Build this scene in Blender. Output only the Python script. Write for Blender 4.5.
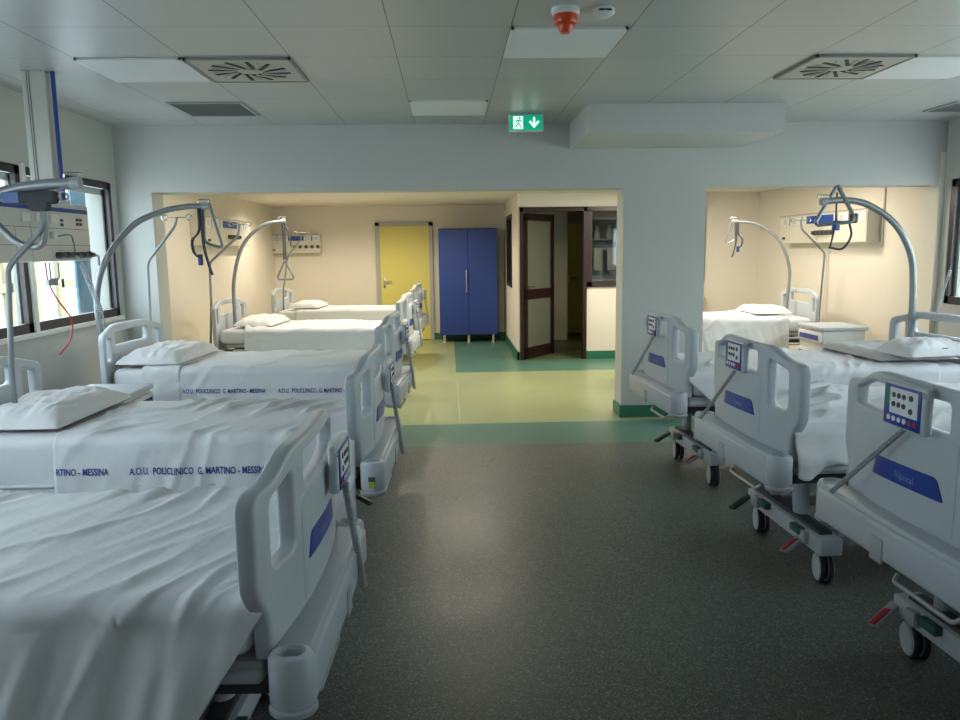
import bpy, bmesh, math, random
from mathutils import Vector, Matrix, noise
random.seed(7)
PI = math.pi
for o in list(bpy.data.objects): bpy.data.objects.remove(o)
sc = bpy.context.scene
C = sc.collection

# ---------------------------------------------------------------- camera
cam_d = bpy.data.cameras.new('camera'); cam = bpy.data.objects.new('camera', cam_d); C.objects.link(cam)
YAW, PITCH, ROLL = .0391, .1435, -.0129
_cy, _sy, _cp, _sp = math.cos(YAW), math.sin(YAW), math.cos(PITCH), math.sin(PITCH)
fw = Vector((_sy*_cp, _cy*_cp, -_sp)); rt = Vector((_cy, -_sy, 0)); up = rt.cross(fw)
r2 = math.cos(ROLL)*rt + math.sin(ROLL)*up; u2 = -math.sin(ROLL)*rt + math.cos(ROLL)*up
m = Matrix(((r2.x, u2.x, -fw.x, 0), (r2.y, u2.y, -fw.y, 0), (r2.z, u2.z, -fw.z, 1.58), (0, 0, 0, 1)))
cam.matrix_world = m
cam_d.sensor_width = 36; cam_d.lens = 767.1/960*36; cam_d.clip_start = .05
sc.camera = cam

# ---------------------------------------------------------------- world, light, exposure
w = bpy.data.worlds.new('world'); sc.world = w; w.use_nodes = True
bg = w.node_tree.nodes['Background']
bg.inputs[0].default_value = (.78, .89, 1.0, 1); bg.inputs[1].default_value = 7.0
sc.view_settings.view_transform = 'Standard'; sc.view_settings.look = 'None'
sc.view_settings.gamma = 1; sc.view_settings.use_curve_mapping = False
sc.view_settings.exposure = 0.22

def area(name, loc, rot, sx, sy, power, col):
    d = bpy.data.lights.new(name, 'AREA'); d.shape = 'RECTANGLE'; d.size = sx; d.size_y = sy
    d.energy = power; d.color = col
    o = bpy.data.objects.new(name, d); C.objects.link(o); o.location = loc; o.rotation_euler = rot
    return o
# light from the side windows, then an added rear fill
area('daylight_and_fill', (-2.93, 4.0, 1.61), (0, -PI/2, 0), 1.05, 5.6, 50, (.74, .87, 1))
area('daylight_and_fill', (4.58, 3.6, 1.58), (0, PI/2, 0), 1.0, 6.4, 56, (.80, .90, 1))

area('daylight_and_fill', (.8, -2.95, 1.6), (PI/2, 0, 0), 6.0, 1.3, 7, (.84, .92, 1))  # added fill from behind the camera; the back wall has no window

# ---------------------------------------------------------------- materials
MAT = {}
def mat(name, col, rough=.5, metal=0., bump=0., bscale=60., var=0., vscale=3., spec=.5, emit=None, es=1.):
    if name in MAT: return MAT[name]
    a = bpy.data.materials.new(name); a.use_nodes = True; nt = a.node_tree; b = nt.nodes['Principled BSDF']
    b.inputs['Base Color'].default_value = (*col, 1); b.inputs['Roughness'].default_value = rough
    b.inputs['Metallic'].default_value = metal; b.inputs['Specular IOR Level'].default_value = spec
    tc = nt.nodes.new('ShaderNodeTexCoord')
    n = nt.nodes.new('ShaderNodeTexNoise'); n.inputs['Scale'].default_value = vscale; n.inputs['Detail'].default_value = 3
    nt.links.new(tc.outputs['Object'], n.inputs['Vector'])
    mx = nt.nodes.new('ShaderNodeMix'); mx.data_type = 'RGBA'
    v = max(var, .02)
    mx.inputs[6].default_value = (*[c*(1-v) for c in col], 1); mx.inputs[7].default_value = (*[min(1, c*(1+v)) for c in col], 1)
    nt.links.new(n.outputs['Fac'], mx.inputs[0]); nt.links.new(mx.outputs[2], b.inputs['Base Color'])
    if bump:
        n2 = nt.nodes.new('ShaderNodeTexNoise'); n2.inputs['Scale'].default_value = bscale; n2.inputs['Detail'].default_value = 4
        nt.links.new(tc.outputs['Object'], n2.inputs['Vector'])
        bp = nt.nodes.new('ShaderNodeBump'); bp.inputs['Strength'].default_value = bump; bp.inputs['Distance'].default_value = .01
        nt.links.new(n2.outputs['Fac'], bp.inputs['Height']); nt.links.new(bp.outputs[0], b.inputs['Normal'])
    if emit:
        b.inputs['Emission Color'].default_value = (*emit, 1); b.inputs['Emission Strength'].default_value = es
    MAT[name] = a; return a
plaster = mat('plaster', (.50, .50, .475), .75, bump=.05, bscale=120)
cream = mat('cream_plaster', (.80, .735, .635), .8, bump=.05, bscale=120)
plastic = mat('bed_plastic', (.50, .54, .58), .38, bump=.02, bscale=300)
plastic_d = mat('bed_plastic_darker', (.40, .42, .44), .45)
steel = mat('painted_steel', (.42, .43, .44), .35, metal=.3)
chrome = mat('chrome', (.6, .6, .6), .22, metal=.95)
tube = mat('grey_tube', (.27, .29, .30), .35, metal=.35)
dark = mat('dark_steel', (.05, .052, .055), .45)
rubber = mat('rubber', (.02, .02, .022), .7)
blue = mat('sticker_blue', (.015, .055, .33), .35)
ink = mat('printed_ink', (.05, .06, .30), .8)
red = mat('red_plastic', (.45, .02, .03), .4)
green = mat('green_plastic', (.012, .10, .075), .4)
orange = mat('siren_orange', (.62, .06, .01), .3)
white = mat('white_plastic', (.72, .72, .69), .4)
offw = mat('off_white_panel', (.60, .58, .52), .45)
cotton = mat('cotton_sheet', (.74, .75, .77), .85, bump=.18, bscale=22, spec=.2)
cotton_w = mat('cotton_pillow', (.76, .76, .76), .85, bump=.18, bscale=26, spec=.2)
brown = mat('window_brown', (.016, .010, .009), .35)
maroon = mat('door_brown', (.026, .010, .009), .35)
yellow = mat('door_yellow', (.74, .64, .17), .45)
alu = mat('door_frame_grey', (.42, .43, .40), .4)
cab_blue = mat('cabinet_blue', (.025, .06, .29), .4)
base_green = mat('skirting_green', (.03, .16, .10), .4)
bluepaint = mat('pipe_blue', (.012, .06, .30), .35)
key_w = mat('keypad_white', (.75, .76, .78), .4)
strap = mat('strap_webbing', (.06, .065, .075), .8)
vent_d = mat('vent_shadow', (.03, .03, .03), .8)
pale_y = mat('shutter_yellow', (.36, .31, .17), .6)
skyblue = mat('curtain_blue', (.10, .24, .36), .6)
facade = mat('facade_white', (.85, .87, .85), .8)

def glass_mat(name, tint, gloss=.08):
    a = bpy.data.materials.new(name); a.use_nodes = True; nt = a.node_tree; nt.nodes.clear()
    out = nt.nodes.new('ShaderNodeOutputMaterial'); t = nt.nodes.new('ShaderNodeBsdfTransparent'); g = nt.nodes.new('ShaderNodeBsdfGlossy')
    t.inputs[0].default_value = (*tint, 1); g.inputs['Roughness'].default_value = .03
    mx = nt.nodes.new('ShaderNodeMixShader'); mx.inputs[0].default_value = gloss
    nt.links.new(t.outputs[0], mx.inputs[1]); nt.links.new(g.outputs[0], mx.inputs[2]); nt.links.new(mx.outputs[0], out.inputs[0])
    return a
glass = glass_mat('window_glass', (.93, .96, .95))
frost = mat('frosted_glass', (.16, .17, .13), .25)

def ramp_speckle(name, base, lo, hi, rough):
    a = bpy.data.materials.new(name); a.use_nodes = True; nt = a.node_tree; b = nt.nodes['Principled BSDF']
    tc = nt.nodes.new('ShaderNodeTexCoord')
    v = nt.nodes.new('ShaderNodeTexVoronoi'); v.inputs['Scale'].default_value = 190
    nt.links.new(tc.outputs['Object'], v.inputs['Vector'])
    sep = nt.nodes.new('ShaderNodeSeparateColor'); nt.links.new(v.outputs['Color'], sep.inputs[0])
    r = nt.nodes.new('ShaderNodeValToRGB'); e = r.color_ramp.elements
    e[0].position = 0; e[0].color = (*lo, 1); e[1].position = 1; e[1].color = (*hi, 1)
    m1 = e.new(.3); m1.color = (*base, 1); m2 = e.new(.8); m2.color = (*base, 1)
    nt.links.new(sep.outputs[0], r.inputs[0])
    n = nt.nodes.new('ShaderNodeTexNoise'); n.inputs['Scale'].default_value = 1.3; n.inputs['Detail'].default_value = 4
    nt.links.new(tc.outputs['Object'], n.inputs['Vector'])
    mp = nt.nodes.new('ShaderNodeMapRange'); mp.inputs[3].default_value = rough-.1; mp.inputs[4].default_value = rough+.12
    nt.links.new(n.outputs['Fac'], mp.inputs[0]); nt.links.new(mp.outputs[0], b.inputs['Roughness'])
    nt.links.new(r.outputs[0], b.inputs['Base Color']); return a
fl_grey = ramp_speckle('floor_grey_speckled', (.125, .137, .120), (.05, .06, .054), (.31, .33, .30), .42)
fl_green = ramp_speckle('floor_green', (.095, .215, .165), (.08, .19, .145), (.12, .25, .20), .36)
fl_yel = ramp_speckle('floor_yellow_green', (.34, .38, .20), (.31, .345, .18), (.39, .43, .24), .34)

def tile_mat():
    a = bpy.data.materials.new('ceiling_tiles'); a.use_nodes = True; nt = a.node_tree; b = nt.nodes['Principled BSDF']
    tc = nt.nodes.new('ShaderNodeTexCoord'); sp = nt.nodes.new('ShaderNodeSeparateXYZ'); nt.links.new(tc.outputs['Object'], sp.inputs[0])
    def line(sock, off, pitch, wd):
        s = nt.nodes.new('ShaderNodeMath'); s.operation = 'SUBTRACT'; nt.links.new(sock, s.inputs[0]); s.inputs[1].default_value = off-50*pitch
        q = nt.nodes.new('ShaderNodeMath'); q.operation = 'MODULO'; nt.links.new(s.outputs[0], q.inputs[0]); q.inputs[1].default_value = pitch
        l = nt.nodes.new('ShaderNodeMath'); l.operation = 'LESS_THAN'; nt.links.new(q.outputs[0], l.inputs[0]); l.inputs[1].default_value = wd
        return l.outputs[0]
    lx = line(sp.outputs[0], -.882, .606, .006); ly = line(sp.outputs[1], 5.2, .6, .006)
    mx1 = nt.nodes.new('ShaderNodeMix'); mx1.data_type = 'RGBA'; mx1.inputs[6].default_value = (.44, .45, .44, 1); mx1.inputs[7].default_value = (.24, .25, .24, 1)
    nt.links.new(ly, mx1.inputs[0])
    mx2 = nt.nodes.new('ShaderNodeMix'); mx2.data_type = 'RGBA'; mx2.inputs[7].default_value = (.12, .12, .12, 1)
    nt.links.new(mx1.outputs[2], mx2.inputs[6]); nt.links.new(lx, mx2.inputs[0]); nt.links.new(mx2.outputs[2], b.inputs['Base Color'])
    b.inputs['Roughness'].default_value = .36; b.inputs['Metallic'].default_value = .12
    return a
tiles = tile_mat()

# ---------------------------------------------------------------- mesh helpers
def obj(name, bm, material, parent=None, smooth=True, loc=None):
    me = bpy.data.meshes.new(name)
    bmesh.ops.recalc_face_normals(bm, faces=bm.faces[:])
    if smooth:
        for f in bm.faces: f.smooth = True
        for e in bm.edges:
            if len(e.link_faces) == 2 and e.calc_face_angle(0) > .6: e.smooth = False
    bm.to_mesh(me); bm.free()
    for mm in (material if isinstance(material, (list, tuple)) else [material]): me.materials.append(mm)
    o = bpy.data.objects.new(name, me); C.objects.link(o)
    if parent: o.parent = parent
    if loc: o.location = loc
    return o
def thing(name, label, cat, loc=(0, 0, 0), rz=0, group=None):
    o = bpy.data.objects.new(name, None); C.objects.link(o); o.empty_display_size = .1
    o.location = loc; o.rotation_euler = (0, 0, rz); o['label'] = label; o['category'] = cat
    if group: o['group'] = group
    return o
def tag(o, label, cat, group=None):
    o['label'] = label; o['category'] = cat
    if group: o['group'] = group
    return o
def struct(o): o['kind'] = 'structure'; return o
def box(bm, x0, x1, y0, y1, z0, z1, bev=0, seg=2, mi=0):
    r = bmesh.ops.create_cube(bm, size=1); vs = r['verts']
    for v in vs: v.co = Vector(((x0+x1)/2+v.co.x*(x1-x0), (y0+y1)/2+v.co.y*(y1-y0), (z0+z1)/2+v.co.z*(z1-z0)))
    fs = set(f for v in vs for f in v.link_faces)
    for f in fs: f.material_index = mi
    if bev:
        es = list(set(e for v in vs for e in v.link_edges))
        r = bmesh.ops.bevel(bm, geom=es, offset=bev, segments=seg, profile=.5, affect='EDGES')
        for f in r['faces']: f.material_index = mi
    return bm
def nb(): return bmesh.new()
def bx(*a, **k): return box(nb(), *a, **k)
def tubep(bm, pts, r, n=10, cap=True):
    pts = [Vector(p) for p in pts]; rings = []
    rr = r if isinstance(r, (list, tuple)) else [r]*len(pts)
    t = (pts[1]-pts[0]).normalized(); a = t.orthogonal().normalized()
    for i, p in enumerate(pts):
        if i == 0: t = (pts[1]-p)
        elif i == len(pts)-1: t = (p-pts[i-1])
        else: t = (pts[i+1]-p).normalized()+(p-pts[i-1]).normalized()
        if t.length < 1e-9: t = Vector((0, 0, 1))
        t.normalize(); a = (a-t*a.dot(t))
        if a.length < 1e-6: a = t.orthogonal()
        a.normalize(); b = t.cross(a)
        rings.append([bm.verts.new(p+rr[i]*(math.cos(q*2*PI/n)*a+math.sin(q*2*PI/n)*b)) for q in range(n)])
    for i in range(len(rings)-1):
        for q in range(n): bm.faces.new((rings[i][q], rings[i][(q+1) % n], rings[i+1][(q+1) % n], rings[i+1][q]))
    if cap: bm.faces.new(rings[0][::-1]); bm.faces.new(rings[-1])
    return bm
def smooth_path(pts, r=.05, n=6):
    pts = [Vector(p) for p in pts]; out = [pts[0]]
    for i in range(1, len(pts)-1):
        p = pts[i]; a = pts[i-1]-p; b = pts[i+1]-p
        q = min(r, a.length*.49, b.length*.49); A = p+a.normalized()*q; B = p+b.normalized()*q
        for k in range(n+1):
            t = k/n; out.append((1-t)**2*A+2*t*(1-t)*p+t*t*B)
    out.append(pts[-1]); return out
def catmull(pts, n=8):
    pts = [Vector(p) for p in pts]; P = [pts[0]*2-pts[1]]+pts+[pts[-1]*2-pts[-2]]; out = []
    for i in range(1, len(P)-2):
        for k in range(n):
            t = k/n; a, b, c, d = P[i-1], P[i], P[i+1], P[i+2]
            out.append(.5*((2*b)+(-a+c)*t+(2*a-5*b+4*c-d)*t*t+(-a+3*b-3*c+d)*t**3))
    out.append(pts[-1]); return out
def lathe(bm, prof, axis_mat=None, n=24):
    M = axis_mat or Matrix.Identity(4); rings = []
    for r, z in prof:
        rings.append([bm.verts.new(M @ Vector((max(r, 1e-4)*math.cos(q*2*PI/n), max(r, 1e-4)*math.sin(q*2*PI/n), z))) for q in range(n)])
    for i in range(len(rings)-1):
        for q in range(n): bm.faces.new((rings[i][q], rings[i][(q+1) % n], rings[i+1][(q+1) % n], rings[i+1][q]))
    bm.faces.new(rings[0][::-1]); bm.faces.new(rings[-1]); return bm
def coil(p0, p1, r, turns, wire, slack=0., n=10, m=5):
    p0, p1 = Vector(p0), Vector(p1); d = p1-p0; t = d.normalized(); a = t.orthogonal().normalized(); b = t.cross(a); pts = []
    N = turns*n
    for i in range(N+1):
        s = i/N; c = p0+d*s+Vector((0, 0, -slack*4*s*(1-s))); q = i*2*PI/n
        pts.append(c+r*(math.cos(q)*a+math.sin(q)*b))
    return tubep(nb(), pts, wire, m)
def round_poly(pts, r, n=4):
    out = []; N = len(pts)
    for i in range(N):
        p = Vector(pts[i][:2]); a = Vector(pts[i-1][:2])-p; b = Vector(pts[(i+1) % N][:2])-p
        rad = pts[i][2] if len(pts[i]) > 2 else r
        q = min(rad, a.length*.45, b.length*.45); A = p+a.normalized()*q; B = p+b.normalized()*q
        for k in range(n+1):
            t = k/n; out.append((1-t)**2*A+2*t*(1-t)*p+t*t*B)
    return out
def plate(loops, thick, bev, fn):
    """a board of thickness `thick` with holes; loops in (a,b); fn(a,b,c) -> world-ish point, c through the thickness"""
    cu = bpy.data.curves.new('tmp', 'CURVE'); cu.dimensions = '2D'; cu.fill_mode = 'BOTH'
    cu.extrude = thick/2-bev; cu.bevel_depth = bev; cu.bevel_resolution = 2; cu.offset = -bev
    for lp in loops:
        s = cu.splines.new('POLY'); s.points.add(len(lp)-1); s.use_cyclic_u = True
        for i, p in enumerate(lp): s.points[i].co = (p[0], p[1], 0, 1)
    o = bpy.data.objects.new('tmp', cu); C.objects.link(o)
    dg = bpy.context.evaluated_depsgraph_get(); me = bpy.data.meshes.new_from_object(o.evaluated_get(dg))
    bm = nb(); bm.from_mesh(me); bpy.data.objects.remove(o); bpy.data.curves.remove(cu); bpy.data.meshes.remove(me)
    bmesh.ops.remove_doubles(bm, verts=bm.verts[:], dist=1e-5)
    xs_ = [v.co.x for v in bm.verts]; xm = min(xs_); n_ = int((max(xs_)-xm)/.05)
    for k in range(1, n_):
        bmesh.ops.bisect_plane(bm, geom=bm.verts[:]+bm.edges[:]+bm.faces[:], plane_co=(xm+(max(xs_)-xm)*k/n_, 0, 0), plane_no=(1, 0, 0))
    for v in bm.verts: v.co = Vector(fn(v.co.x, v.co.y, v.co.z))
    return bm
def text_bm(txt, size, align='LEFT', ext=0.0, bold=0.):
    cu = bpy.data.curves.new('tmp', 'FONT'); cu.body = txt; cu.size = size; cu.extrude = ext; cu.align_x = align; cu.offset = bold
    cu.resolution_u = 3
    o = bpy.data.objects.new('tmp', cu); C.objects.link(o)
    dg = bpy.context.evaluated_depsgraph_get(); me = bpy.data.meshes.new_from_object(o.evaluated_get(dg))
    bm = nb(); bm.from_mesh(me); bpy.data.objects.remove(o); bpy.data.curves.remove(cu); bpy.data.meshes.remove(me)
    return bm
def copy_tree(o, parent=None, lvl=0):
    c = o.copy(); C.objects.link(c)
    if parent: c.parent = parent
    for ch in [x for x in bpy.data.objects if x.parent == o]: copy_tree(ch, c)
    return c

# ================================================================ SETTING
WL, WR, WF, CE = -2.9, 4.55, 7.0, 2.675
def sbox(name, *a, m=plaster, **k): return struct(obj(name, bx(*a, **k), m, smooth=False))
# floor in its coloured fields
fb = nb()
box(fb, WL-.3, WR+.3, -3.2, 6.07, -.1, 0, mi=0)
box(fb, WL-.6, WR+.3, 6.07, 6.86, -.1, 0, mi=1)
box(fb, WL-.6, .07, 6.86, 14.0, -.1, 0, mi=2)
box(fb, .07, WR+.3, 6.86, 9.82, -.1, 0, mi=2)
box(fb, .07, WR+.3, 9.82, 10.85, -.1, 0, mi=1)
box(fb, .07, .98, 10.85, 14.0, -.1, 0, mi=1)
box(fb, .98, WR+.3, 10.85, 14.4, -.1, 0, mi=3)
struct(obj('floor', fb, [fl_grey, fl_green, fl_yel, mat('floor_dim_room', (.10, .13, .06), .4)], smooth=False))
struct(obj('floor_seam', bx(.075, .083, 6.86, 9.82, .0, .0008), mat('weld_seam', (.45, .46, .25), .5), smooth=False)).name = 'trim_1'
struct(obj('ceiling', bx(WL-.1, WR+.1, -3.1, WF+.2, CE, CE+.1), tiles, smooth=False))
sbox('ceiling_back', WL-.6, WR+.3, WF+.27, 14.4, 2.34, 2.44, m=cream)
# front wall with two openings
fwb = nb()
box(fwb, WL-.1, -2.6, WF, WF+.27, 0, CE)
box(fwb, -2.6, 4.5, WF, WF+.27, 2.11, CE); box(fwb, 4.5, WR+.22, WF+.001, WF+.27, 2.4, CE)
box(fwb, 1.59, 2.345, WF, WF+.27, 0, 2.11)
struct(obj('wall_front', fwb, plaster, smooth=False))
bb = nb()
box(bb, 1.575, 2.36, WF-.015, WF+.285, 0, .115, bev=.004)
struct(obj('baseboard_front', bb, base_green, smooth=False))
struct(obj('baseboard_left', bx(WL-.05, WL+.015, -3, WF, 0, .115), base_green, smooth=False))
# side walls with window bands
def side_wall(name, x0, x1, ya, yb, zlo, zhi, yend):
    b = nb(); box(b, x0, x1, -3.1, yend, 0, zlo); box(b, x0, x1, -3.1, yend, zhi, CE)
    box(b, x0, x1, yb, yend, zlo, zhi); box(b, x0, x1, -3.1, ya, zlo, zhi)
    return struct(obj(name, b, plaster, smooth=False))
side_wall('wall_left', WL-.22, WL, .6, 6.88, 1.04, 2.185, WF)
side_wall('wall_right', WR, WR+.22, .3, 6.90, 1.03, 2.15, WF)
b = nb(); box(b, WL-.3, WR+.3, -3.2, -3.0, 0, CE+.1)
struct(obj('wall_back', b, plaster, smooth=False))
# alcove and back room shell
sbox('wall_back_left', -3.25, -3.02, WF+.28, 13.8, 0, 2.4, m=cream)
sbox('wall_far', -3.25, .98, 13.6, 13.8, 0, 2.4, m=cream)
sbox('wall_alcove_right', 4.5, 4.77, WF, 11.2, 0, 2.4, m=cream)
sbox('wall_alcove_far', 2.75, 4.6, 11.1, 11.2, 0, 2.4, m=cream)
struct(obj('baseboard_far', bx(-.27, .98, 13.575, 13.61, 0, .115), base_green, smooth=False))
# partition of the office: side wall with a narrow window, front wall with door frame and window
pb = nb()
box(pb, .98, 1.08, 10.95, 11.9, 0, 2.4); box(pb, .98, 1.08, 12.95, 13.8, 0, 2.4)
box(pb, .98, 1.08, 11.9, 12.95, 0, .99); box(pb, .98, 1.08, 11.9, 12.95, 2.10, 2.4)
struct(obj('wall_office_side', pb, cream, smooth=False))
pb = nb()
box(pb, .98, 1.0, 10.85, 10.95, 0, 2.4); box(pb, 1.0, 3.6, 10.85, 10.95, 2.15, 2.4); box(pb, 1.95, 3.6, 10.85, 10.95, 0, 1.03)
struct(obj('wall_office_front', pb, cream, smooth=False))
sbox('wall_office_right', 3.5, 3.6, 10.95, 14.3, 0, 2.4, m=cream)
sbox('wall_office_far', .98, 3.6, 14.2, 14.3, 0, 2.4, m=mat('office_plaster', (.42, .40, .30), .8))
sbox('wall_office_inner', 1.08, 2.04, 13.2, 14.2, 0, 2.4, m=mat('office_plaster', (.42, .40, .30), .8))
b = nb(); box(b, .962, .985, 10.83, 13.6, 0, .115); box(b, .962, 1.0, 10.83, 10.86, 0, .115); box(b, 1.95, 3.6, 10.83, 10.86, 0, .115)
struct(obj('baseboard_office', b, base_green, smooth=False))

# windows
def window(n, x, sgn, y0, y1, z0, z1, mull, label=None):
    """window in a side wall; frame sits at x, sgn = direction to the outside"""
    w_ = thing('window_%d' % n, '', ''); del w_['label']; del w_['category']; w_['kind'] = 'structure'
    b = nb(); t = .055; d = .07; xa, xb = sorted((x, x+sgn*d))
    box(b, xa, xb, y0, y1, z0, z0+t*1.2); box(b, xa, xb, y0, y1, z1-t, z1); box(b, xa, xb, y0, y0+t, z0, z1); box(b, xa, xb, y1-t, y1, z0, z1)
    for mY in mull: box(b, xa, xb, mY-t/2, mY+t/2, z0, z1)
    f = obj('window_frame', b, brown, w_, smooth=False)
    xg = x+sgn*.035
    obj('window_pane', bx(xg-.003, xg+.003, y0+t, y1-t, z0+t, z1-t), glass, w_, smooth=False)
    s = nb()
    ys = [y0+t]+[q for q in mull]+[y1-t]
    for i in range(len(ys)-1):
        a, c = ys[i]+.02, ys[i+1]-.02; xs = sorted((x+sgn*.04, x+sgn*.065))
        box(s, *xs, a, a+.03, z0+t, z1-t); box(s, *xs, c-.03, c, z0+t, z1-t); box(s, *xs, a, c, z1-t-.05, z1-t)
    obj('sash', s, alu, w_, smooth=False)
    return w_
wl = window(1, WL+.005, -1, .6, 6.87, 1.045, 2.18, [2.45, 3.9, 5.42])
obj('window_sill', bx(WL-.02, WL+.03, .55, 6.9, 1.01, 1.045, bev=.005), white, wl, smooth=False)
bm = nb(); lathe(bm, [(.0, 0), (.022, .0), (.02, .02), (0, .024)], Matrix.Translation((WL+.0, 6.43, 1.085)) @ Matrix.Rotation(PI/2, 4, 'Y'))
obj('latch', bm, mat('brass', (.6, .4, .18), .3, metal=.7), wl)
obj('mullion_strip', bx(WL-.0, WL+.02, 5.45, 5.5, 1.01, 2.2), white, wl, smooth=False)
window(2, WR-.005, 1, .3, 6.88, 1.035, 2.145, [2.3, 3.8, 5.3])
# narrow window in the office side wall
w3 = thing('window_3', '', ''); del w3['label']; del w3['category']; w3['kind'] = 'structure'
b = nb()
box(b, .972, 1.09, 11.9, 11.98, .98, 2.11); box(b, .972, 1.09, 12.87, 12.95, .98, 2.11); box(b, .972, 1.09, 11.9, 12.95, .98, 1.05); box(b, .972, 1.09, 11.9, 12.95, 2.04, 2.11)
obj('window_frame', b, brown, w3, smooth=False); obj('window_pane', bx(1.02, 1.03, 11.98, 12.87, 1.05, 2.04), glass, w3, smooth=False)
# window strip on the alcove far wall
w5 = thing('window_4', '', ''); del w5['label']; del w5['category']; w5['kind'] = 'structure'
obj('window_frame', bx(3.0, 3.71, 11.06, 11.1, 1.08, 2.14), brown, w5, smooth=False)
obj('window_pane', bx(3.06, 3.63, 11.05, 11.06, 1.15, 2.07), frost, w5, smooth=False)

# office door frame + glazed window
d1 = thing('door_1', '', ''); del d1['label']; del d1['category']; d1['kind'] = 'structure'
b = nb(); T = .05
box(b, 1.0, 1.05, 10.82, 10.95, 0, 2.15); box(b, 1.90, 1.95, 10.82, 10.95, 0, 2.15); box(b, 1.0, 3.5, 10.82, 10.95, 2.09, 2.15)
box(b, 1.95, 2.02, 10.82, 10.95, 1.03, 2.1); box(b, 1.95, 3.5, 10.82, 10.95, 1.03, 1.10); box(b, 3.43, 3.5, 10.82, 10.95, 1.1, 2.1)
obj('door_frame', b, maroon, d1, smooth=False)
obj('window_pane', bx(2.02, 3.43, 10.87, 10.875, 1.1, 2.09), glass, d1, smooth=False)
# open leaf: hinged at the left jamb, swung into the office
leaf = thing('open_door', 'brown framed glazed door standing ajar in the office doorway', 'door', (1.045, 10.85, 0), math.radians(52))
b = nb(); Lw = .84
box(b, 0, .10, -.02, .02, .01, 2.07); box(b, Lw-.09, Lw, -.02, .02, .01, 2.07)
box(b, 0, Lw, -.02, .02, .01, .17); box(b, 0, Lw, -.02, .02, .86, 1.0); box(b, 0, Lw, -.02, .02, 1.97, 2.07)
obj('leaf_frame', b, maroon, leaf, smooth=False)
obj('glazing', bx(.10, Lw-.09, -.006, .006, 1.0, 1.97), frost, leaf, smooth=False)
obj('lower_panel', bx(.10, Lw-.09, -.008, .008, .17, .86), frost, leaf, smooth=False)
obj('door_handle', tubep(nb(), smooth_path([(.08, -.02, 1.04), (.08, -.06, 1.04), (.2, -.06, 1.04)], .02), .009), dark, leaf)
# yellow doors
def ydoor(n, x0, x1, y, z1, m_frame=alu):
    t = thing('door_%d' % n, '', ''); del t['label']; del t['category']; t['kind'] = 'structure'
    f = .065; b = nb()
    box(b, x0, x0+f, y-.06, y+.02, 0, z1); box(b, x1-f, x1, y-.06, y+.02, 0, z1); box(b, x0, x1, y-.06, y+.02, z1-f, z1)
    obj('door_frame', b, m_frame, t, smooth=False)
    obj('door_leaf', bx(x0+f, x1-f, y-.045, y, .01, z1-f, bev=.003), yellow, t, smooth=False)
    hb = nb(); box(hb, x0+f+.05, x0+f+.085, y-.055, y-.045, .93, 1.1, bev=.003)
    tubep(hb, smooth_path([(x0+f+.067, y-.05, 1.04), (x0+f+.067, y-.1, 1.04), (x0+f+.2, y-.1, 1.04)], .02), .01)
    obj('door_handle', hb, chrome, t)
ydoor(2, -1.26, -.27, 13.6, 2.06)
ydoor(3, 2.10, 3.0, 14.2, 2.08)

# exterior seen through the left windows
ext = thing('neighbouring_building', 'white building with pale yellow window frames outside the left window', 'building', (-6.6, 8, 0))
obj('facade', bx(-.3, 0, -9, 10, -3, 6), facade, ext, smooth=False)
for k, y in enumerate((-6.2, -3.9, -1.6, .7, 3.0, 5.3)):
    b = nb()
    for q in (y, y+.75, y+1.5): box(b, 0, .06, q-.09, q+.09, -.2, 2.9)
    for z in (-.2, 1.1, 2.9): box(b, 0, .06, y, y+1.5, z-.07, z+.07)
    obj('window_frame', b, pale_y, ext, smooth=False)
tag(obj('curtain', bx(-3.32, -3.3, 7.0, 7.35, -1.1, 2.3), skyblue, smooth=False), 'light blue sun screen at the right end of the left window', 'curtain')
tag(obj('curtain', bx(-3.6, -3.58, 5.95, 6.12, -1.1, 2.3), mat('curtain_cyan', (.05, .30, .36), .6), smooth=False), 'cyan sun screen outside the left window near the picture edge', 'curtain')
struct(obj('ground', bx(-20, 20, -20, 30, -1.2, -1.1), mat('outside_ground', (.35, .36, .33), .9), smooth=False))
tag(obj('garden_wall', bx(9, 9.2, -12, 20, -1.1, 2.9), mat('pale_green_render', (.70, .82, .62), .8), smooth=False), 'pale green wall outside the right-hand window', 'wall')

# soffit box under the ceiling
struct(obj('trim_2', bx(1.10, 2.64, 6.08, 7.0, 2.455, CE), plaster, smooth=False))
# ceiling light panels, grilles, diffusers
panel_m = mat('light_panel_off', (.68, .70, .70), .5)
def light_panel(x0, x1, y0, y1, label):
    t = thing('ceiling_light', label, 'ceiling light', ((x0+x1)/2, (y0+y1)/2, CE-.012), 0, 'ceiling light panels')
    a, c = (x1-x0)/2, (y1-y0)/2; b = nb()
    box(b, -a, a, -c, -c+.015, 0, .012); box(b, -a, a, c-.015, c, 0, .012); box(b, -a, -a+.015, -c, c, 0, .012); box(b, a-.015, a, -c, c, 0, .012)
    obj('frame', b, white, t, smooth=False); obj('diffuser', bx(-a+.015, a-.015, -c+.015, c-.015, .002, .012), panel_m, t, smooth=False)
light_panel(.335, .925, 4.01, 4.595, 'square unlit ceiling light panel below the orange siren')
light_panel(-.27, .315, 5.9, 6.49, 'square unlit ceiling light panel left of the exit sign')
light_panel(-2.09, -1.495, 4.61, 5.195, 'square unlit ceiling light panel left of the left swirl diffuser')
light_panel(2.765, 3.36, 4.61, 5.195, 'square unlit ceiling light panel right of the right swirl diffuser')
dif_m = mat('diffuser_beige', (.42, .40, .35), .45)
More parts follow.
